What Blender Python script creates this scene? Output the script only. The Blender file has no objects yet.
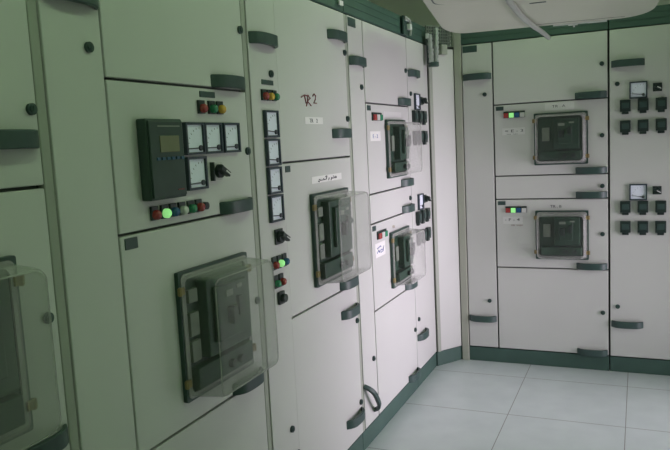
import bpy, bmesh, math, random
from mathutils import Vector, Matrix
random.seed(4)
SC = bpy.context.scene
COL = SC.collection
PI = math.pi

# ------------------------------------------------------------------ materials
def mat(name, col, rough=.5, metal=0., spec=.5, bump=0., bscale=60., var=0., vscale=3., emit=None, estr=0., coat=0.):
    m = bpy.data.materials.new(name); m.use_nodes = True
    nt = m.node_tree; b = nt.nodes['Principled BSDF']
    b.inputs['Base Color'].default_value = (*col, 1)
    b.inputs['Roughness'].default_value = rough
    b.inputs['Metallic'].default_value = metal
    b.inputs['Specular IOR Level'].default_value = spec
    b.inputs['Coat Weight'].default_value = coat
    if emit:
        b.inputs['Emission Color'].default_value = (*emit, 1); b.inputs['Emission Strength'].default_value = estr
    tc = nt.nodes.new('ShaderNodeTexCoord')
    if var:
        n = nt.nodes.new('ShaderNodeTexNoise'); n.inputs['Scale'].default_value = vscale; n.inputs['Detail'].default_value = 5
        r = nt.nodes.new('ShaderNodeValToRGB')
        r.color_ramp.elements[0].position = .3; r.color_ramp.elements[1].position = .7
        r.color_ramp.elements[0].color = (*[c*(1-var) for c in col], 1); r.color_ramp.elements[1].color = (*[min(1, c*(1+var)) for c in col], 1)
        nt.links.new(tc.outputs['Object'], n.inputs['Vector']); nt.links.new(n.outputs['Fac'], r.inputs['Fac'])
        nt.links.new(r.outputs['Color'], b.inputs['Base Color'])
    if bump:
        n = nt.nodes.new('ShaderNodeTexNoise'); n.inputs['Scale'].default_value = bscale
        bp = nt.nodes.new('ShaderNodeBump'); bp.inputs['Strength'].default_value = bump; bp.inputs['Distance'].default_value = .002
        nt.links.new(tc.outputs['Object'], n.inputs['Vector']); nt.links.new(n.outputs['Fac'], bp.inputs['Height'])
        nt.links.new(bp.outputs['Normal'], b.inputs['Normal'])
    return m

def clear_plastic(name, tint, haze, hazecol, rough=.12):
    m = bpy.data.materials.new(name); m.use_nodes = True
    nt = m.node_tree; nt.nodes.clear()
    out = nt.nodes.new('ShaderNodeOutputMaterial')
    tr = nt.nodes.new('ShaderNodeBsdfTransparent'); tr.inputs['Color'].default_value = (*tint, 1)
    pb = nt.nodes.new('ShaderNodeBsdfPrincipled'); pb.inputs['Base Color'].default_value = (*hazecol, 1); pb.inputs['Roughness'].default_value = rough
    lw = nt.nodes.new('ShaderNodeLayerWeight'); lw.inputs['Blend'].default_value = .25
    mr = nt.nodes.new('ShaderNodeMapRange'); mr.inputs['To Min'].default_value = haze; mr.inputs['To Max'].default_value = min(1, haze+.50)
    mx = nt.nodes.new('ShaderNodeMixShader')
    nt.links.new(lw.outputs['Facing'], mr.inputs['Value']); nt.links.new(mr.outputs['Result'], mx.inputs['Fac'])
    nt.links.new(tr.outputs[0], mx.inputs[1]); nt.links.new(pb.outputs[0], mx.inputs[2]); nt.links.new(mx.outputs[0], out.inputs[0])
    return m

M = {}; TUBE = 9.5
M['enamel'] = mat('pebble_grey_enamel', (.60, .60, .585), .42, bump=.08, bscale=420, var=.02, vscale=2.2)
M['post'] = mat('post_enamel', (.36, .38, .33), .5, var=.04)
M['corner_post'] = mat('corner_post_enamel', (.40, .41, .35), .5, var=.04)
M['carcass'] = mat('carcass_steel', (.10, .11, .105), .6, var=.05)
M['dark'] = mat('dark_slate_plastic', (.036, .070, .064), .45, var=.08, vscale=30)
M['plinth'] = mat('plinth_paint', (.052, .104, .086), .5, var=.10, vscale=6)
M['black'] = mat('black_plastic', (.016, .030, .027), .4, var=.1, vscale=40)
M['bezel'] = mat('meter_bezel', (.030, .048, .066), .4, var=.05, vscale=30)
M['dial'] = mat('meter_dial_card', (.80, .84, .96), .5, var=.02, vscale=30)
M['ink'] = mat('black_ink', (.05, .055, .07), .6, var=.1, vscale=50)
M['redink'] = mat('dark_red_marker', (.22, .055, .06), .6, var=.3, vscale=60)
M['blueink'] = mat('blue_marker', (.16, .20, .45), .6, var=.1, vscale=60)
M['paper'] = mat('white_label', (.82, .80, .80), .6, var=.02, vscale=40)
M['strip'] = mat('dull_label', (.70, .69, .69), .55, var=.02, vscale=40)
M['red'] = mat('red_lens', (.34, .045, .045), .25, var=.06, vscale=60)
M['green'] = mat('green_lens', (.03, .24, .12), .25, var=.06, vscale=60)
M['yellow'] = mat('amber_lens', (.72, .42, .07), .25, var=.06, vscale=60)
M['blue'] = mat('blue_lens', (.03, .11, .25), .25, var=.06, vscale=60)
M['white'] = mat('clear_lens', (.62, .62, .60), .25, var=.04, vscale=60)
M['lit'] = mat('lit_green_lens', (.25, .8, .25), .3, var=.05, vscale=60, emit=(.42, 1., .34), estr=.50)
M['frame'] = mat('window_frame_plastic', (.026, .060, .048), .4, var=.08, vscale=20)
M['breaker'] = mat('breaker_case', (.020, .056, .036), .5, var=.10, vscale=14)
M['brk_light'] = mat('breaker_plate', (.22, .25, .21), .5, var=.10, vscale=30)
M['brass'] = mat('yellow_latch', (.25, .19, .075), .4, var=.15, vscale=40)
M['cover'] = clear_plastic('clear_breaker_cover', (.96, .965, .96), .018, (.66, .65, .64), .14)
M['rim'] = clear_plastic('clear_cover_rim', (.92, .93, .92), .30, (.66, .65, .64), .16)
M['grille'] = mat('grille_steel', (.17, .20, .17), .5, var=.06)
M['screen'] = mat('relay_screen', (.20, .20, .125), .25, var=.05, vscale=20)
M['keys'] = mat('relay_keys', (.03, .10, .18), .4, var=.1, vscale=40)
M['relay'] = mat('relay_case', (.030, .060, .047), .45, var=.06, vscale=20)
M['acbody'] = mat('air_conditioner_plastic', (.66, .68, .575), .4, var=.03, vscale=2)
M['hose'] = mat('hose_plastic', (.44, .47, .43), .45, var=.05, vscale=12)
M['steel'] = mat('galvanised_steel', (.46, .49, .48), .3, metal=.3, var=.12, vscale=30)
M['film'] = mat('packing_film', (.72, .74, .73), .35, var=.05, vscale=20)
M['wall'] = mat('wall_paint', (.80, .80, .76), .85, bump=.1, bscale=90, var=.03)
M['ceil'] = mat('ceiling_paint', (.70, .70, .66), .85, bump=.08, bscale=70, var=.03)
M['alu'] = mat('window_aluminium', (.6, .6, .58), .4, metal=.3, var=.03, vscale=8)
M['glass'] = clear_plastic('window_glass', (.98, .98, .98), .03, (.9, .9, .9), .02)
M['tube'] = mat('fluorescent_tube', (.9, .95, .9), .4, emit=(.66, 1., .58), estr=TUBE)

def floor_mat():
    m = mat('floor_tiles', (.5, .5, .48), .30, spec=.5)
    nt = m.node_tree; b = nt.nodes['Principled BSDF']
    tc = nt.nodes['Texture Coordinate']; sep = nt.nodes.new('ShaderNodeSeparateXYZ')
    nt.links.new(tc.outputs['Object'], sep.inputs[0])
    def mth(op, a, bb=None):
        n = nt.nodes.new('ShaderNodeMath'); n.operation = op
        for i, v in enumerate((a, bb)):
            if v is None: continue
            if isinstance(v, (int, float)): n.inputs[i].default_value = v
            else: nt.links.new(v, n.inputs[i])
        return n.outputs[0]
    def joint(o, off, per, w):
        f = mth('FRACT', mth('ADD', mth('DIVIDE', mth('SUBTRACT', o, off), per), 50.5))
        return mth('LESS_THAN', mth('ABSOLUTE', mth('SUBTRACT', f, .5)), w/per/2)
    j = mth('MAXIMUM', joint(sep.outputs['X'], .595, .605, .0042), joint(sep.outputs['Y'], -.888, .625, .0050))
    n = nt.nodes.new('ShaderNodeTexNoise'); n.inputs['Scale'].default_value = 7; n.inputs['Detail'].default_value = 6
    nt.links.new(tc.outputs['Object'], n.inputs['Vector'])
    r = nt.nodes.new('ShaderNodeValToRGB')
    r.color_ramp.elements[0].position = .3; r.color_ramp.elements[1].position = .72
    r.color_ramp.elements[0].color = (.57, .63, .64, 1); r.color_ramp.elements[1].color = (.63, .69, .70, 1)
    nt.links.new(n.outputs['Fac'], r.inputs['Fac'])
    mx = nt.nodes.new('ShaderNodeMix'); mx.data_type = 'RGBA'
    nt.links.new(j, mx.inputs['Factor']); nt.links.new(r.outputs['Color'], mx.inputs['A']); mx.inputs['B'].default_value = (.24, .25, .24, 1)
    nt.links.new(mx.outputs['Result'], b.inputs['Base Color'])
    return m
M['floor'] = floor_mat()

# ------------------------------------------------------------------ mesh helpers
class MB:
    """collects shapes into one bmesh"""
    def __init__(s): s.bm = bmesh.new()
    def box(s, x0, x1, y0, y1, z0, z1, mtx=None):
        r = bmesh.ops.create_cube(s.bm, size=1)
        T = Matrix.Translation(((x0+x1)/2, (y0+y1)/2, (z0+z1)/2)) @ Matrix.Diagonal((abs(x1-x0), abs(y1-y0), abs(z1-z0), 1))
        bmesh.ops.transform(s.bm, matrix=(mtx @ T) if mtx else T, verts=r['verts'])
        return s
    def cyl(s, c, axis, r, h, seg=20, r2=None):
        q = bmesh.ops.create_cone(s.bm, cap_ends=True, segments=seg, radius1=r, radius2=r if r2 is None else r2, depth=h)
        R = Vector((0, 0, 1)).rotation_difference(Vector(axis)).to_matrix().to_4x4()
        bmesh.ops.transform(s.bm, matrix=Matrix.Translation(c) @ R, verts=q['verts'])
        return s
    def dome(s, c, r, sy=.7, seg=16):
        """half ball bulging to -y"""
        rings = 6; vs = []
        for i in range(rings):
            a = PI/2*i/rings
            vs.append([s.bm.verts.new((c[0]+r*math.cos(a)*math.cos(t), c[1]-r*sy*math.sin(a), c[2]+r*math.cos(a)*math.sin(t))) for t in [2*PI*k/seg for k in range(seg)]])
        top = s.bm.verts.new((c[0], c[1]-r*sy, c[2]))
        for i in range(rings-1):
            for k in range(seg): s.bm.faces.new((vs[i][k], vs[i][(k+1) % seg], vs[i+1][(k+1) % seg], vs[i+1][k]))
        for k in range(seg): s.bm.faces.new((vs[-1][k], vs[-1][(k+1) % seg], top))
        s.bm.faces.new(vs[0])
        return s
    def loops(s, lps, cap0=False, cap1=True):
        vs = [[s.bm.verts.new(p) for p in l] for l in lps]; n = len(vs[0])
        for a, b in zip(vs, vs[1:]):
            for k in range(n): s.bm.faces.new((a[k], a[(k+1) % n], b[(k+1) % n], b[k]))
        if cap0: s.bm.faces.new(list(reversed(vs[0])))
        if cap1: s.bm.faces.new(vs[-1])
        return s
    def prism(s, pts, d):
        """closed polygon pts swept along vector d"""
        d = Vector(d); return s.loops([[Vector(p) for p in pts], [Vector(p)+d for p in pts]], True, True)
    def tube(s, pts, r, seg=10, r1=None):
        pts = [Vector(p) for p in pts]; lps = []; n = len(pts); up = Vector((.13, .31, .94))
        for i, p in enumerate(pts):
            t = (pts[min(i+1, n-1)]-pts[max(i-1, 0)]).normalized()
            a = t.cross(up)
            if a.length < 1e-4: a = t.cross(Vector((1, 0, 0)))
            a.normalize(); b = t.cross(a)
            rr = r if r1 is None else r+(r1-r)*i/(n-1)
            lps.append([p+a*rr*math.cos(2*PI*k/seg)+b*rr*math.sin(2*PI*k/seg) for k in range(seg)])
        return s.loops(lps, True, True)
    def build(s, name, material, parent=None, bevel=0., smooth=False, seg=2):
        bmesh.ops.recalc_face_normals(s.bm, faces=s.bm.faces)
        me = bpy.data.meshes.new(name); s.bm.to_mesh(me); s.bm.free()
        me.materials.append(material)
        if smooth:
            for p in me.polygons: p.use_smooth = True
            me.set_sharp_from_angle(angle=math.radians(40))
        o = bpy.data.objects.new(name, me); COL.objects.link(o)
        if parent: o.parent = parent
        if bevel:
            b = o.modifiers.new('bevel', 'BEVEL'); b.width = bevel; b.segments = seg; b.limit_method = 'ANGLE'
        return o

def thing(name, label, cat, loc, rz=0, rx=0, group=None):
    o = bpy.data.objects.new(name, None); COL.objects.link(o); o.empty_display_size = .1
    o.location = loc; o.rotation_euler = (rx, 0, rz); o['label'] = label; o['category'] = cat
    if group: o['group'] = group
    return o

def struct(o): o['kind'] = 'structure'; return o

def text(name, s, x, z, h, y, material, parent, wide=1.):
    """lettering facing -y, left end x, baseline z"""
    cu = bpy.data.curves.new(name, 'FONT'); cu.body = s; cu.size = h*1.4; cu.extrude = .0004
    t = bpy.data.objects.new(name, cu); COL.objects.link(t)
    dg = bpy.context.evaluated_depsgraph_get(); me = bpy.data.meshes.new_from_object(t.evaluated_get(dg))
    bpy.data.objects.remove(t); bpy.data.curves.remove(cu)
    me.transform(Matrix.Translation((x, y, z)) @ Matrix.Diagonal((wide, 1, 1, 1)) @ Matrix.Rotation(PI/2, 4, 'X'))
    me.materials.clear(); me.materials.append(material); me.name = name
    o = bpy.data.objects.new(name, me); COL.objects.link(o); o.parent = parent
    return o

def strokes(name, lines, x, z, sx, sz, y, r, material, parent):
    """handwriting: polylines in a unit box"""
    mb = MB()
    for l in lines:
        P = [Vector((x+a*sx, y, z+b*sz)) for a, b in l]
        mb.tube(P, r, 6)
    return mb.build(name, material, parent)

# ------------------------------------------------------------------ switchgear parts (cabinet space: x right, z up, front face at y = 0, the viewer at -y)
DOOR_T = .022
def door(root, x0, x1, z0, z1, name='door'):
    return MB().box(x0, x1, 0, DOOR_T, z0, z1).build(name, M['enamel'], root, bevel=.003)

def handle_mesh(mb, w=.19, h=.042, d=.036, t=.013):
    n = 12; out = []; inn = []
    for i in range(n+1):
        u = i/n; out.append((u*w, -d*(1-abs(2*u-1)**4.2)-.003*(1-abs(2*u-1))))
    for i in range(n+1):
        u = i/n; x = t+u*(w-2*t); inn.append((x, -(d-t)*(1-abs(2*u-1)**4.0)))
    pts = [(a, b, -h/2) for a, b in out] + [(a, b, -h/2) for a, b in reversed(inn)]
    # the strap as quads so that both ends stand on the door
    V = []
    for z in (-h/2, h/2):
        V.append([mb.bm.verts.new((a, b, z)) for a, b in out]); V.append([mb.bm.verts.new((a, b, z)) for a, b in inn])
    o0, i0, o1, i1 = V
    for k in range(n):
        mb.bm.faces.new((o0[k], o0[k+1], i0[k+1], i0[k])); mb.bm.faces.new((o1[k], i1[k], i1[k+1], o1[k+1]))
        mb.bm.faces.new((o0[k], o1[k], o1[k+1], o0[k+1])); mb.bm.faces.new((i0[k], i0[k+1], i1[k+1], i1[k]))
    for k in (0, n): mb.bm.faces.new((o0[k], i0[k], i1[k], o1[k]))
    return mb

def handle(dr, xr, zc, w=.19, flip=0.):
    """grip whose right end is at xr"""
    mb = handle_mesh(MB(), w)
    if flip:
        T = Matrix.Translation((xr, 0, zc)) @ Matrix.Rotation(flip, 4, 'Y') @ Matrix.Translation((0, 0, 0))
    else:
        T = Matrix.Translation((xr-w, 0, zc))
    bmesh.ops.transform(mb.bm, matrix=T, verts=mb.bm.verts)
    return mb.build('handle', M['dark'], dr, bevel=.003, smooth=True)

def lock(dr, x, z, r=.0135):
    mb = MB().cyl((x, -.004, z), (0, -1, 0), r, .008, 20).cyl((x, -.009, z), (0, -1, 0), r*.62, .004, 16)
    mb.box(x-.0015, x+.0015, -.0125, -.010, z-r*.5, z+r*.5)
    return mb.build('lock', M['dark'], dr, smooth=True)

def nameplate(dr, x0, x1, z0, z1):
    return MB().box(x0, x1, -.003, 0, z0, z1).build('nameplate', M['dark'], dr, bevel=.001)

def meter(root, x, z, s=.096, needle=.18):
    """square panel meter, centre x z: bezel > dial, needle"""
    a = s/2; t = .0075; mb = MB()
    for q in ((x-a, x+a, z+a-t, z+a), (x-a, x+a, z-a, z-a+t), (x-a, x-a+t, z-a+t, z+a-t), (x+a-t, x+a, z-a+t, z+a-t)):
        mb.box(q[0], q[1], -.014, 0, q[2], q[3])
    o = mb.build('meter', M['bezel'], root)
    MB().box(x-a+t, x+a-t, -.007, -.001, z-a+t, z+a-t).build('dial', M['dial'], o)
    px, pz = x+a*.56, z-a*.60
    n = MB().cyl((px, -.0095, pz), (0, -1, 0), .0085, .005, 16)
    n.tube([(px, -.0095, pz), (x-a*.74, -.0095, pz+a*needle)], .0017, 6)
    n.build('needle', M['ink'], o)
    g = MB()
    for k in range(7):
        an = PI/2+PI/2*k/6; c, s_ = math.cos(an), math.sin(an); R0, R1 = a*1.18, a*1.30
        if px+c*R1 < x-a*.84 or pz+s_*R1 > z+a*.84: R1 = a*1.24
        g.tube([(px+c*R0, -.0076, pz+s_*R0), (px+c*R1, -.0076, pz+s_*R1)], .0006, 5)
    g.build('scale_marks', M['ink'], o)
    return o

def lamp(root, x, z, col, w=.030, h=.040):
    """pilot light: dark holder > lens"""
    o = MB().box(x-w/2, x+w/2, -.008, 0, z-h/2, z+h/2).build('indicator_lamp', M['black'], root, bevel=.001)
    mb = MB().cyl((x, -.012, z-h*.12), (0, -1, 0), .0138, .010, 20).dome((x, -.017, z-h*.12), .0136, .7)
    l = mb.build('lens', M[col], o, smooth=True)
    l['label'] = {'lit': 'lit green lens', 'white': 'white lens', 'yellow': 'amber lens'}.get(col, col+' lens')
    return o

def square_lamp(root, x, z, col, w=.0165):
    o = MB().box(x-w, x+w, -.008, 0, z-.021, z+.021).build('indicator_lamp', M['black'], root, bevel=.001)
    l = MB().box(x-w+.0015, x+w-.0015, -.016, -.008, z-.0195, z+.011).build('lens', M[col], o, bevel=.002)
    l['label'] = {'lit': 'lit green lens', 'white': 'white lens'}.get(col, col+' lens')
    return o

def selector(root, x, z, s=.052, plate='black'):
    o = MB().box(x-s/2, x+s/2, -.008, 0, z-s/2, z+s/2).build('selector_switch', M[plate], root, bevel=.002)
    if plate != 'black':
        MB().box(x-s/2-.007, x-s/2, -.014, 0, z-s/2-.002, z+s/2+.002).build('side_rail', M['black'], o)
    R = Matrix.Translation((x, 0, z)) @ Matrix.Rotation(.5, 4, 'Y')
    mb = MB().cyl((x, -.015, z), (0, -1, 0), s*.40, .014, 20)
    mb.box(-s*.50, s*.50, -.040, -.022, -s*.15, s*.15, R)
    mb.build('knob', M['black'], o, bevel=.002)
    MB().box(-.002, s*.46, -.0415, -.040, -.0022, .0022, R).build('pointer_mark', M['strip'], o)
    return o

def socket(root, x, z):
    """test terminal block with a tab under it; z is the top"""
    o = MB().box(x-.0305, x+.0305, -.022, 0, z-.072, z).build('test_block', M['black'], root, bevel=.003)
    MB().box(x-.019, x+.019, -.016, 0, z-.087, z-.072).build('tab', M['black'], o, bevel=.002)
    MB().box(x-.020, x+.020, -.026, -.022, z-.052, z-.018).build('cap', M['dark'], o, bevel=.001)
    return o

def rrect(x0, x1, z0, z1, r, y, n=6):
    P = []
    for cx, cz, a0 in ((x1-r, z1-r, 0), (x0+r, z1-r, PI/2), (x0+r, z0+r, PI), (x1-r, z0+r, 3*PI/2)):
        for k in range(n+1):
            a = a0+PI/2*k/n; P.append(Vector((cx+r*math.cos(a), y, cz+r*math.sin(a))))
    return P

def breaker_window(root, x0, x1, z0, z1, d=.12, big=True):
    """moulded frame in the door > clear cover, breaker, latches"""
    t = .020; mb = MB()
    lo, li = rrect(x0, x1, z0, z1, .006, -.014), rrect(x0+t, x1-t, z0+t, z1-t, .022, -.014)
    lo0, li0 = [p+Vector((0, .014, 0)) for p in lo], [p+Vector((0, .014, 0)) for p in li]
    mb.loops([li0, li, lo, lo0, li0], False, False)
    fr = mb.build('breaker_window', M['frame'], root)
    w, h = x1-x0, z1-z0; a0, a1, c0, c1 = x0+t, x1-t, z0+t, z1-t
    # breaker behind the cover
    MB().box(a0+.002, a1-.002, -.006, -.001, c0+.002, c1-.002).build('back_plate', M['breaker'], fr)
    bk = MB()
    bx0, bx1 = a0+(.075 if big else .10), a1-.03
    bk.box(bx0, bx1, -.045, -.006, c0+h*.24, c1-.02)
    bk.box(bx0+.03, bx1-.04, -.062, -.045, c0+h*.34, c1-h*.12)
    bk.box(a0+.015, a1-.02, -.040, -.006, c0+.012, c0+h*.20)
    bk.build('circuit_breaker', M['breaker'], fr, bevel=.004)
    pl = MB()
    if big:
        for f0, f1 in ((.70, .80), (.44, .62), (.24, .40)): pl.box(a0+.018, a0+.062, -.020, -.006, c0+h*f0, c0+h*f1)
    else:
        pl.box(a0+.030, a0+.075, -.020, -.006, c0+h*.40, c0+h*.66)
    pl.build('rating_plate', M['brk_light'], fr)
    xm = (bx0+bx1)/2
    lv = MB().box(xm-.040, xm-.012, -.085, -.062, c0+h*.46, c0+h*.60).box(xm+.012, xm+.034, -.075, -.062, c0+h*.50, c0+h*.66)
    lv.cyl((xm-.01, -.048, c0+h*.11), (0, -1, 0), .014, .016, 16).cyl((xm+.045, -.048, c0+h*.11), (0, -1, 0), .014, .016, 16)
    lv.build('lever', M['black'], fr, bevel=.002)
    MB().box(xm-.045, xm-.006, -.0645, -.062, c0+h*.68, c0+h*.73).box(xm+.02, xm+.05, -.0645, -.062, c0+h*.72, c0+h*.75).build('marking', M['brk_light'], fr)
    # clear cover: an open-backed moulded box
    i = .014
    L = [rrect(x0+.008, x1-.008, z0+.008, z1-.008, .018, -.0145), rrect(x0+i, x1-i, z0+i, z1-i, .020, -.0165),
         rrect(x0+i+.006, x1-i-.006, z0+i+.006, z1-i-.006, .024, -d+.014),
         rrect(x0+i+.009, x1-i-.009, z0+i+.009, z1-i-.009, .026, -d+.004),
         rrect(x0+i+.016, x1-i-.016, z0+i+.016, z1-i-.016, .024, -d)]
    cv = MB().loops(L, False, True).build('clear_cover', M['cover'], fr, smooth=True)
    rim = MB(); a, b2, c, e = L[0], [p+Vector((0, -.0032, 0)) for p in L[0]], [p+Vector((0, -.0050, 0)) for p in rrect(x0+.024, x1-.024, z0+.024, z1-.024, .018, -.0145)], rrect(x0+.024, x1-.024, z0+.024, z1-.024, .018, -.0145)
    rim.loops([a, b2, c, e, a], False, False); P = L[3]+L[3][:1]
    rim.tube([p+Vector((0, -.001, 0)) for p in P], .0024, 6)
    rim.build('cover_rim', M['rim'], fr, smooth=True)
    s = cv.modifiers.new('thickness', 'SOLIDIFY'); s.thickness = .0025; s.offset = 1
    cv['label'] = 'clear plastic cover'
    for xx, sg in ((x0+.004, -1), (x1-.004, 1)):
        for f in (.15, .86):
            zz = z0+h*f
            MB().box(xx-.013, xx+.013, -.024, -.0145, zz-.011, zz+.011).cyl((xx+sg*.006, -.020, zz), (0, 0, 1), .006, .026, 12).build('latch', M['brass'], fr, bevel=.001)
    return fr

def label_plate(root, x0, x1, z0, z1, name='label_strip', m='paper'):
    return MB().box(x0, x1, -.0012, 0, z0, z1).build(name, M[m], root)

ZB, ZT, ZH = .10, 2.148, 2.262
def carcass(root, w, post=.03, depth=.58, name='carcass'):
    MB().box(.002, w-.002, DOOR_T+.003, depth, ZB, ZT+.09).build(name, M['carcass'], root)
    MB().box(.002, w-.002, .004, depth, 0, ZB-.004).build('plinth', M['plinth'], root, bevel=.002)
    h = MB().box(.002, w-.002, .004, .03, ZT+.006, ZH)
    for k in range(3): h.box(.004, w-.004, .001, .004, ZT+.009+k*.036, ZT+.041+k*.036)
    h.build('header', M['plinth'], root, bevel=.002)
    if post: MB().box(.002, post, .003, DOOR_T+.003, ZB, ZT).build('post', M['post'], root, bevel=.003)

# ------------------------------------------------------------------ the bays
Z1, Z2, Z3, Z4 = 1.744, 1.277, 1.1225, .664
G = .004

def narrow(root, x0, x1, lower=True, hw=.19, xs=.048):
    d = door(root, x0, x1, ZB+.004, ZT)
    handle(d, x1-.002, 1.936, hw); lock(d, (x0+x1)/2+xs, 1.818); lock(d, (x0+x1)/2+xs, .430)
    if lower: handle(d, x1-.002, .305, hw)
    return d

def meter_panel(root, x0, x1, left=0):
    """column of two groups: meter, selector and six test blocks each"""
    d = door(root, x0, x1, ZB+.004, ZT)
    handle(d, x0+.198, 1.942); handle(d, x0+.194, .318)
    lock(d, x0+.044, 1.822); lock(d, x0+.044, .430)
    for zt in (1.826, 1.206):
        meter(root, x0+.162, zt-.049, .1)
        selector(root, x0+.267, zt-.040, .050)
        for r in range(2):
            for c in range(3): socket(root, x0+.089+c*.0995, zt-.103-r*.125)
    return d

def two_breaker_bay(root, w, post, nx1, nap, window, lamps, wx1, labels):
    """narrow cable door, and a tall column: blank door, breaker, blank, breaker, blank"""
    n = narrow(root, post+.004, nx1, lower=(nap != 'loose'))
    nameplate(n, post+.010, post+.105, 2.098, 2.140)
    if nap == 'loose':
        # one end has come off: the grip hangs turned downwards
        mb = handle_mesh(MB(), .228, .024, .050, .015)
        ax = Vector((.60, 0, -.80)); wd_ = Vector((.80, 0, .60))
        T = Matrix((ax, Vector((0, 1, 0)), wd_)).transposed().to_4x4(); T.translation = (.034, 0, .334)
        bmesh.ops.transform(mb.bm, matrix=T, verts=mb.bm.verts)
        o = mb.build('handle', M['dark'], n, bevel=.003, smooth=True); o['label'] = 'dark grip hanging askew by one end'
    x0, x1 = nx1+.010, wx1
    for i, (a, b) in enumerate(((ZB+G, Z4-G), (Z4+G, Z3-G), (Z3+G, Z2-G), (Z2+G, Z1-G), (Z1+G, ZT))):
        d = door(root, x0, x1, a, b)
        zl = (.385, .894, 1.199, 1.515, 1.952)[i]
        lock(d, x1-.032, zl)
        handle(d, x1-.002, (b if 0 else a)+.018 if i else ZB+.020)
        if i in (1, 3):
            nameplate(d, x0+.012, x0+.062, b-.034, b-.008)
            breaker_window(root, x0+window[0], x0+window[1], *(window[3] if i == 3 else window[2]), d=.115, big=False)
            labels(d, i, x0, b)
            zc = b-.064
            p = .1385/len(lamps)
            for k, c in enumerate(lamps): square_lamp(root, x0+.0605+p*(k+.5)+(.012 if nap else 0), zc, c, min(.022, p/2-.0008))
    return root

# --- left row: cabinet x runs along world +y, doors face +x
LROT = PI/2
def left_bay(y, label): return thing('switchgear_cabinet', label, 'cabinet', (0, y, 0), LROT, group='cabinets of the left row')

def main_bay(root, w=.932, shift=0.):
    carcass(root, w)
    s = narrow(root, .034, .2398, hw=.2); s.modifiers['bevel'].width = .0006
    nameplate(s, .112, .200, 1.776, 1.794)
    for k, c in enumerate(('red', 'yellow', 'green')): lamp(root, .118+k*.040, 1.738, c)
    for k in range(4): meter(root, .158, 1.632-k*.1055, .1, .1)
    selector(root, .168, 1.206, .058)
    for k, c in enumerate(('red', 'lit', 'blue')): lamp(root, .118+k*.041, 1.110, c, h=.05)
    for k, c in enumerate(('green', 'red')): lamp(root, .122+k*.043, 1.038, c, h=.05)
    MB().box(.134, .176, -.012, 0, .946, .995).cyl((.155, -.020, .970), (0, -1, 0), .016, .016, 18).build('push_button', M['black'], root, bevel=.002)
    x0, x1 = .2405, .930; zs = (.866, 1.483)
    up = door(root, x0, x1, zs[1]+G, ZT); md = door(root, x0, x1, zs[0]+G, zs[1]-G); dn = door(root, x0, x1, ZB+G, zs[0]-G)
    handle(up, x1-.004, 2.030, .2); handle(up, x1-.004, 1.592, .2); lock(up, x1-.016, 1.966); lock(up, x1-.018, 1.660)
    handle(md, x1-.004, .892, .2); lock(md, x1-.030, 1.178)
    handle(dn, x1-.004, .752, .2); lock(dn, x1-.018, .684); handle(dn, x1-.004, .222, .2); lock(dn, x1-.018, .270)
    nameplate(md, x0+.018, x0+.058, 1.445, 1.470)
    breaker_window(root, .462+shift, .852+shift, .942, 1.341, d=.125)
    return up, md, dn

b = left_bay(-4.369, 'grey cabinet cut by the left edge, showing mostly its clear breaker cover')
main_bay(b, shift=-.034)

# bay with the protection relay
b = left_bay(-3.436, 'light grey switchgear cabinet with the black protection relay and four white meters')
carcass(b, .935)
n = narrow(b, .034, .2285); 
x0, x1 = .2355, .931; za, zb, zc = .7115, 1.3325, 1.746
d4 = door(b, x0, x1, zc+G, ZT); d3 = door(b, x0, x1, zb+G, zc-G); d2 = door(b, x0, x1, za+G, zb-G); d1 = door(b, x0, x1, ZB+G, za-G)
for d, z, zl in ((d4, zc, 1.953), (d3, zb, 1.537), (d2, za, 1.000), (d1, ZB, .40)):
    handle(d, x1-.014, z+.022, .2); lock(d, x1-.014, zl)
Y = 3.436
nameplate(d3, Y-2.787, Y-2.702, 1.714, 1.733); nameplate(d2, Y-3.186, Y-3.135, 1.291, 1.322)
for y, c in ((-2.787, 'red'), (-2.730, 'green'), (-2.682, 'yellow')): lamp(b, Y+y, 1.683, c, w=.034, h=.042)
for y in (-2.840, -2.7385, -2.629): meter(b, Y+y, 1.585, .099, -.02)
meter(b, Y-2.841, 1.478, .102, -.02)
selector(b, Y-2.722, 1.478, .056, 'white')
for y, c in ((-3.057, 'red'), (-3.012, 'lit'), (-2.971, 'blue'), (-2.928, 'white'), (-2.883, 'green'), (-2.841, 'red')): lamp(b, Y+y, 1.377, c)
MB().cyl((Y-2.806, -.007, 1.373), (0, -1, 0), .012, .014, 18).build('push_button', M['black'], b, smooth=True)
rl = MB().box(Y-3.101, Y-2.937, -.034, 0, 1.415, 1.642).build('protection_relay', M['relay'], b, bevel=.004)
MB().box(Y-3.096, Y-2.943, -.040, -.034, 1.421, 1.636).build('face_plate', M['relay'], rl, bevel=.003)
MB().box(Y-3.054, Y-2.966, -.0425, -.040, 1.5475, 1.594).build('screen', M['screen'], rl, bevel=.002)['label'] = 'olive grey screen'
mb = MB()
for k in range(6): mb.box(Y-3.072+k*.022, Y-3.058+k*.022, -.043, -.040, 1.526, 1.534)
mb.build('key_row', M['keys'], rl)['label'] = 'row of small blue keys'
MB().box(Y-3.060, Y-2.958, -.041, -.040, 1.619, 1.6225).build('title_strip', M['brk_light'], rl)
MB().box(Y-2.985, Y-2.955, -.041, -.040, 1.437, 1.4405).build('maker_mark', M['redink'], rl)
breaker_window(b, Y-2.985, Y-2.590, .788, 1.190, d=.13)

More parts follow.
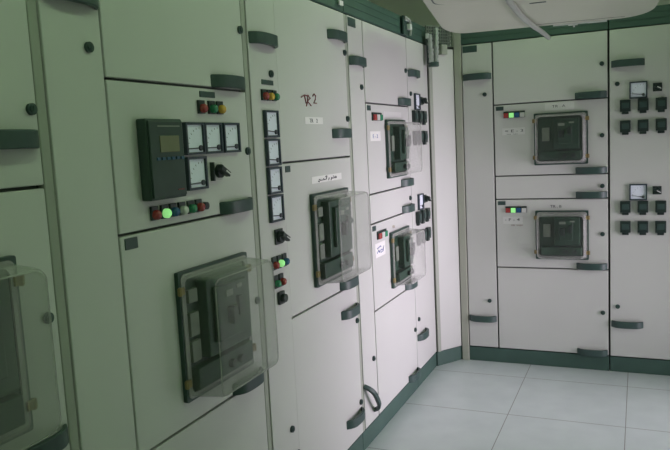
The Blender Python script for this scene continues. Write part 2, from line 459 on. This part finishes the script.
# incoming bay with TR2 written on its top door
b = left_bay(-2.500, 'light grey switchgear cabinet with TR2 handwritten in red on its top door')
up, md, dn = main_bay(b)
Y = 2.500
strokes('handwriting', [[(0, .68), (.22, .84), (.42, .80)], [(.20, .84), (.30, .30)], [(.44, .86), (.40, .45), (.30, .12)], [(.44, .86), (.58, .66), (.40, .44), (.62, .16)],
                        [(.76, .82), (.86, .98), (.96, .86), (.92, .60), (.80, .36), (1.0, .36)]], Y-2.068, 1.700, .145, .062, -.002, .0026, M['redink'], up)['label'] = 'dark red handwritten TR2'
lp = label_plate(b, Y-2.042, Y-1.866, 1.634, 1.663)
text('lettering', 'TR', Y-2.000, 1.640, .017, -.0016, M['ink'], lp, 1.2); text('lettering', '2', Y-1.935, 1.640, .017, -.0016, M['ink'], lp, 1.2)
lp = label_plate(b, Y-2.010, Y-1.690, 1.383, 1.412)
strokes('lettering', [[(0, .25), (.06, .05), (.10, .45), (.04, .55), (.10, .30), (.24, .28), (.27, .5), (.31, .28), (.40, .34), (.43, .95)], [(.50, .10), (.54, .50)],
                      [(.62, .02), (.66, .30), (.65, .50), (.70, .34), (.80, .34), (.84, .58), (.90, .56), (.90, .30), (.84, .34)], [(.36, .85), (.40, .90)], [(.74, .66), (.77, .70)]],
        Y-1.950, 1.386, .22, .024, -.002, .0019, M['ink'], lp)['label'] = 'short handwritten Persian word'

# breaker pair at the far end of the left row
def left_labels(d, i, x0, b):
    if i == 3:
        lp = label_plate(d, x0+.255, x0+.560, b-.062, b-.034, m='strip'); 
        lp = label_plate(d, x0+.040, x0+.195, b-.190, b-.140)
        text('lettering', 'E - 2', x0+.075, b-.175, .020, -.0016, M['blueink'], d, 1.5)
    else:
        text('lettering', 'TR', x0+.325, b-.060, .016, -.0006, M['brass'], d, 1.6)
        lp = label_plate(d, x0+.040, x0+.195, b-.180, b-.105)
        strokes('lettering', [[(.05, .7), (.5, .9), (.55, .8)], [(.0, .2), (.25, .5), (.3, .2), (.6, .45), (.8, .35), (.95, .75), (.85, .2), (.5, .1)]], x0+.065, b-.165, .11, .045, -.002, .0022, M['blueink'], d)
b = left_bay(-1.568, 'light grey two breaker cabinet with a grip hanging askew on its narrow door')
carcass(b, .944, .033)
two_breaker_bay(b, .944, .033, .2275, 'loose', (.270, .595, (.728, 1.043), (1.342, 1.662)), ('red', 'white', 'green'), .939, left_labels)
b = left_bay(-.625, 'narrow pale meter cabinet between the askew grip cabinet and the white corner panel')
carcass(b, .436, 0)
meter_panel(b, .004, .432)

# --- corner unit between the two rows
CR = math.atan2(.19, .128); CW = math.hypot(.128, .19)
b = thing('corner_cabinet', 'white angled corner panel with a perforated grille above, joining the two cabinet rows', 'cabinet', (.002, -.1885, 0), CR)
cr, sr = math.cos(-CR), math.sin(-CR)
def tl(x, y):
    x -= .002; y += .1885; return (x*cr-y*sr, x*sr+y*cr)
poly = [tl(-.004, -.158), tl(.120, .022), tl(.120, .58), tl(-.58, .58), tl(-.58, -.182), tl(-.03, -.182)]
MB().prism([(x, y, ZB) for x, y in poly], (0, 0, ZT-ZB)).build('carcass', M['carcass'], b)
MB().prism([(x, y+.0, 0) for x, y in [tl(.004, -.182), tl(.130, .004), tl(.124, .3), tl(-.3, .3), tl(-.3, -.182)]], (0, 0, ZB-.004)).build('plinth', M['plinth'], b)
MB().box(.036, CW-.004, -.002, .012, ZB, ZT-.02).build('panel', M['enamel'], b, bevel=.003)
MB().box(.004, .032, -.010, .010, ZB, ZT).build('post', M['post'], b, bevel=.003)
g = MB(); z0, z1 = ZT+.004, ZH+.01
nx, nz = 11, 6
for k in range(nx+1):
    x = .004+(CW-.012)*k/nx; g.box(x-.0035, x+.0035, .004, .010, z0, z1)
for k in range(nz+1):
    z = z0+(z1-z0)*k/nz; g.box(.001, CW-.004, .0035, .0105, z-.0035, z+.0035)
g.build('perforated_grille', M['grille'], b)
MB().box(.010, CW-.016, .030, .040, z0, z1).build('grille_backing', M['plinth'], b)

# --- back row: cabinet x runs along world +x, doors face -y
def back_labels(d, i, x0, b):
    if i == 3:
        lp = label_plate(d, x0+.322, x0+.500, b-.052, b-.008, m='strip'); text('lettering', 'TR . A', x0+.366, b-.036, .016, -.0016, M['ink'], d, 1.35)
        lp = label_plate(d, x0+.050, x0+.195, b-.195, b-.150, m='strip'); text('lettering', '= E - 3', x0+.066, b-.178, .018, -.0016, M['ink'], d, 1.75)
        text('lettering', 'ma  nov', x0+.080, b-.193, .007, -.0016, M['ink'], d, 2.2)
    else:
        text('lettering', 'TR . B', x0+.347, b-.054, .017, -.0006, M['ink'], d, 1.15)
        lp = label_plate(d, x0+.044, x0+.172, b-.160, b-.112, m='strip'); text('lettering', '- F - 4', x0+.054, b-.140, .018, -.0016, M['ink'], d, 1.6)
        text('lettering', 'no. mov', x0+.095, b-.172, .009, -.0006, M['redink'], d, 1.8)
b = thing('switchgear_cabinet', 'light grey cabinet with two breaker windows marked TR.A and TR.B', 'cabinet', (.132, 0, 0), group='cabinets of the back row')
carcass(b, .958, 0)
MB().box(.001, .049, -.010, DOOR_T+.003, 0, ZH+.004).build('post', M['corner_post'], b, bevel=.004)
two_breaker_bay(b, .958, .050, .2475, '', (.2535, .580, (.728, 1.046), (1.342, 1.672)), ('red', 'lit', 'blue', 'white'), .952, back_labels)
b = thing('switchgear_cabinet', 'meter cabinet right of the TR.A cabinet, with two groups of black test blocks', 'cabinet', (1.092, 0, 0), group='cabinets of the back row')
carcass(b, .46, 0)
meter_panel(b, .004, .456)

# ------------------------------------------------------------------ things hung up high
def rib_tube(mb, pts, r):
    P = [Vector(p) for p in pts]
    for a, c in zip(P, P[1:]):
        dv = c-a; n = max(2, int(dv.length/.014))
        for k in range(n):
            mb.cyl(a+dv*(k+.5)/n, dv.normalized(), r*(1. if k % 2 else .82), dv.length/n+.001, 12)
b = thing('conduit_bundle', 'short bundle of grey ribbed conduits hanging over the top of the white corner panel', 'conduit', (.052, -.255, 2.012))
c1 = MB(); rib_tube(c1, [(0, -.016, 0), (-.004, -.012, .11), (-.006, -.018, .19)], .017); c1.build('conduit', M['steel'], b, smooth=True)
c1 = MB(); rib_tube(c1, [(.020, .018, 0), (.024, .024, .12), (.024, .034, .205), (.022, .034, .232)], .018); c1.build('conduit', M['steel'], b, smooth=True)
MB().cyl((.010, .001, .004), (0, 0, 1), .034, .028, 18).build('end_cap', M['dark'], b, bevel=.003)
MB().box(-.028, -.008, -.036, -.006, .165, .196).build('cable_tag', M['film'], b, bevel=.003)
MB().box(-.026, -.020, -.02, .03, .012, .19).build('hanging_strap', M['dark'], b)
o = MB().box(-.025, .025, -.036, 0, -.032, .032).box(-.018, .018, -.040, -.036, -.024, .024).build('junction_box', M['post'], None, bevel=.003)
o.location = (.070, -.094, 2.120); o.rotation_euler = (0, 0, CR)
o['label'] = 'small grey box fixed at the top of the white corner panel beside the conduits'; o['category'] = 'junction box'
b = thing('cable_bracket', 'small pale bracket with loose wire ends on the dark header above the left row', 'bracket', (.008, -.665, 2.155))
MB().box(0, .012, -.055, .045, .0, .105).build('base_plate', M['dark'], b, bevel=.002)
MB().box(.012, .035, .0, .035, .030, .062).box(.012, .026, -.040, .040, .078, .094).build('clamp', M['film'], b, bevel=.003)
MB().tube([(.02, -.05, .10), (.03, -.03, .085), (.03, .0, .09), (.026, .03, .075), (.03, .034, .04), (.022, .036, 0)], .006, 8).build('wire', M['hose'], b, smooth=True)
o = MB().box(0, .006, -.022, .022, -.010, .010).build('header_sticker', M['paper'], None)
o.location = (.007, -1.62, 2.186); o['label'] = 'small white sticker on the dark header above the TR2 cabinet'; o['category'] = 'sticker'

# ------------------------------------------------------------------ ceiling air conditioner over the aisle
b = thing('air_conditioner', 'off-white ceiling air conditioner with rounded corners hanging in front of the back row', 'air conditioner', (.232, -.588, 2.137), math.radians(6.4), -.07)
def outline(z, ins=0., W=1.098, D=1.0, rl=.21, rr=.18, rf=.16, n=10):
    P = []
    for cx, cy, r, a0 in ((W-rr, -rr, rr, 0), (rl*.62, -rl, rl, PI/2), (rf, -D+rf, rf, PI), (W-rf, -D+rf, rf, 3*PI/2)):
        for k in range(n+1):
            a = a0+PI/2*k/n
            ex = .62 if (r == rl) else 1.
            P.append(Vector((cx+(r*ex-ins)*math.cos(a), cy+(r-ins)*math.sin(a), z)))
    return P
mb = MB(); mb.loops([outline(.0, .016), outline(.006, .005), outline(.02, 0), outline(.15, .0), outline(.185, .03), outline(.20, .07)], True, True)
mb.build('body', M['acbody'], b, smooth=True)
mb = MB()
P = lambda z, i: [Vector((p.x, p.z, z)) for p in rrect(.055+i, 1.03-i, -.965+i, -.705-i, .055, 0)]
mb.loops([P(.002, 0), P(-.004, .002), P(-.006, .008)], True, True).build('intake_panel', M['acbody'], b, smooth=True)
mb = MB(); o_, i_ = P(-.0015, -.008), P(-.0015, -.001)
mb.loops([i_, o_, [p+Vector((0, 0, .004)) for p in o_]], False, False).build('panel_seam', M['dark'], b)
MB().box(.485, .562, -.553, -.541, -.002, .004).build('air_slot', M['dark'], b)
MB().box(.48, .96, -.066, -.062, -.002, .004).build('trim_line', M['post'], b)
MB().tube([(.385, -.90, -.012), (.398, -.66, -.012), (.414, -.54, -.013), (.430, -.42, -.014), (.450, -.30, -.015), (.474, -.19, -.016), (.498, -.09, -.017), (.522, -.01, -.019), (.548, .07, -.026), (.572, .13, -.040)], .0165, 12, .0125).build('drain_hose', M['hose'], b, smooth=True)
mb = MB()
for x, w_, dz, yy in ((.595, .085, -.005, .004), (.675, .05, -.010, .004), (.70, .010, -.020, .004), (.72, .06, -.004, .006), (.775, .10, -.006, .004)):
    mb.box(x, x+w_, yy-.012, yy-.004, dz, .02)
mb.build('packing_film', M['film'], b, bevel=.002)
for x in (.15, .93):
    for y in (-.2, -.82):
        MB().cyl((x, y, .49), (0, .07, 1), .006, .60, 10).build('hanger_rod', M['steel'], b)

# ------------------------------------------------------------------ room
CZ, XL, XR, YB, YF = 3.0, -.72, 2.30, .72, -6.0
WY0, WY1, WZ0, WZ1 = -1.55, -.25, .04, 1.52
struct(MB().box(XL-.1, XR+.1, YF-.1, YB+.1, -.06, 0).build('floor', M['floor']))
struct(MB().box(XL-.1, XR+.1, YF-.1, YB+.1, CZ, CZ+.06).build('ceiling', M['ceil']))
struct(MB().box(XL-.1, XL, YF, YB, 0, CZ).build('wall_left', M['wall']))
struct(MB().box(XL, XR, YB, YB+.1, 0, CZ).build('wall_back', M['wall']))
struct(MB().box(XL, XR, YF-.1, YF, 0, CZ).build('wall_front', M['wall']))
struct(MB().box(XR, XR+.1, YF, WY0, 0, CZ).box(XR, XR+.1, WY1, YB, 0, CZ).box(XR, XR+.1, WY0, WY1, 0, WZ0).box(XR, XR+.1, WY0, WY1, WZ1, CZ).build('wall_right', M['wall']))
w = MB(); t = .045
for q in ((WY0, WY1, WZ0, WZ0+t), (WY0, WY1, WZ1-t, WZ1), (WY0, WY0+t, WZ0+t, WZ1-t), (WY1-t, WY1, WZ0+t, WZ1-t), ((WY0+WY1)/2-.02, (WY0+WY1)/2+.02, WZ0+t, WZ1-t)):
    w.box(XR+.03, XR+.07, q[0], q[1], q[2], q[3])
wn = struct(w.build('window_1', M['alu'], bevel=.003))
MB().box(XR+.047, XR+.053, WY0+t, WY1-t, WZ0+t, WZ1-t).build('pane', M['glass'], wn)

def fluo(x, y, e, label):
    f = thing('ceiling_light', label, 'ceiling light', (x, y, 2.70), group='fluorescent ceiling lights')
    MB().box(-.07, .07, -.62, .62, .02, .085).build('housing', M['acbody'], f, bevel=.004)
    MB().cyl((-.028, 0, .0), (0, 1, 0), .014, 1.16, 14).build('tube', M['tube'], f, smooth=True)
    MB().cyl((.028, 0, .0), (0, 1, 0), .014, 1.16, 14).build('tube', M['tube'], f, smooth=True)
    for yy in (-.4, .4): MB().cyl((0, yy, .19), (0, 0, 1), .005, .216, 10).build('hanger_rod', M['steel'], f)
    MB().box(-.06, .06, .58, .60, -.018, .02).box(-.06, .06, -.60, -.58, -.018, .02).build('lamp_holder', M['acbody'], f)
    ld = bpy.data.lights.new('tube_light', 'AREA'); ld.shape = 'RECTANGLE'; ld.size = .12; ld.size_y = 1.15
    ld.color = GREEN; ld.energy = e
    lo = bpy.data.objects.new('tube_light', ld); COL.objects.link(lo); lo.parent = f; lo.location = (0, 0, -.022)
GREEN = (.66, 1., .58)
fluo(1.2, -4.3, 2.1, 'fluorescent ceiling light nearest the entrance')
fluo(1.2, -2.3, 1.9, 'fluorescent ceiling light in front of the relay cabinet')
fluo(.75, -.90, 1., 'added unseen fluorescent light above the air conditioner, brightening the back wall')  # added out of view to brighten the back wall and upper back row

# daylight entering by the window
ld = bpy.data.lights.new('daylight', 'AREA'); ld.shape = 'RECTANGLE'; ld.size = WZ1-WZ0-.1; ld.size_y = WY1-WY0-.1
ld.color = (1., .88, 1.02); ld.energy = 19.5; ld.spread = math.radians(84)
lo = bpy.data.objects.new('daylight', ld); COL.objects.link(lo)
lo.location = (XR+.12, (WY0+WY1)/2, (WZ0+WZ1)/2); lo.rotation_euler = (0, PI/2, 0)
wd = bpy.data.worlds.new('world'); SC.world = wd; wd.use_nodes = True
wd.node_tree.nodes['Background'].inputs['Color'].default_value = (.95, .93, 1., 1); wd.node_tree.nodes['Background'].inputs['Strength'].default_value = .8

# ------------------------------------------------------------------ camera
F, YAW, PITCH, ROLL = 690.61, .4181, -.1177, -.0505
f = Vector((-math.sin(YAW)*math.cos(PITCH), math.cos(YAW)*math.cos(PITCH), math.sin(PITCH)))
r = f.cross(Vector((0, 0, 1))).normalized(); u = r.cross(f)
r2 = r*math.cos(ROLL)+u*math.sin(ROLL); u2 = -r*math.sin(ROLL)+u*math.cos(ROLL)
cam = bpy.data.cameras.new('camera'); co = bpy.data.objects.new('camera', cam); COL.objects.link(co)
cam.sensor_fit = 'HORIZONTAL'; cam.sensor_width = 36; cam.lens = F/670*36; cam.clip_start = .05
mm = Matrix((r2, u2, -f)).transposed().to_4x4(); mm.translation = (1.2644, -4.6357, 1.5488)
co.matrix_world = mm
SC.camera = co
SC.view_settings.view_transform = 'Standard'; SC.view_settings.look = 'None'
SC.view_settings.exposure = 0.; SC.view_settings.gamma = 1; SC.view_settings.use_curve_mapping = False
SC.cycles.transparent_max_bounces = 24; SC.cycles.max_bounces = 8; SC.cycles.use_denoising = True
SC.cycles.caustics_reflective = False; SC.cycles.caustics_refractive = False
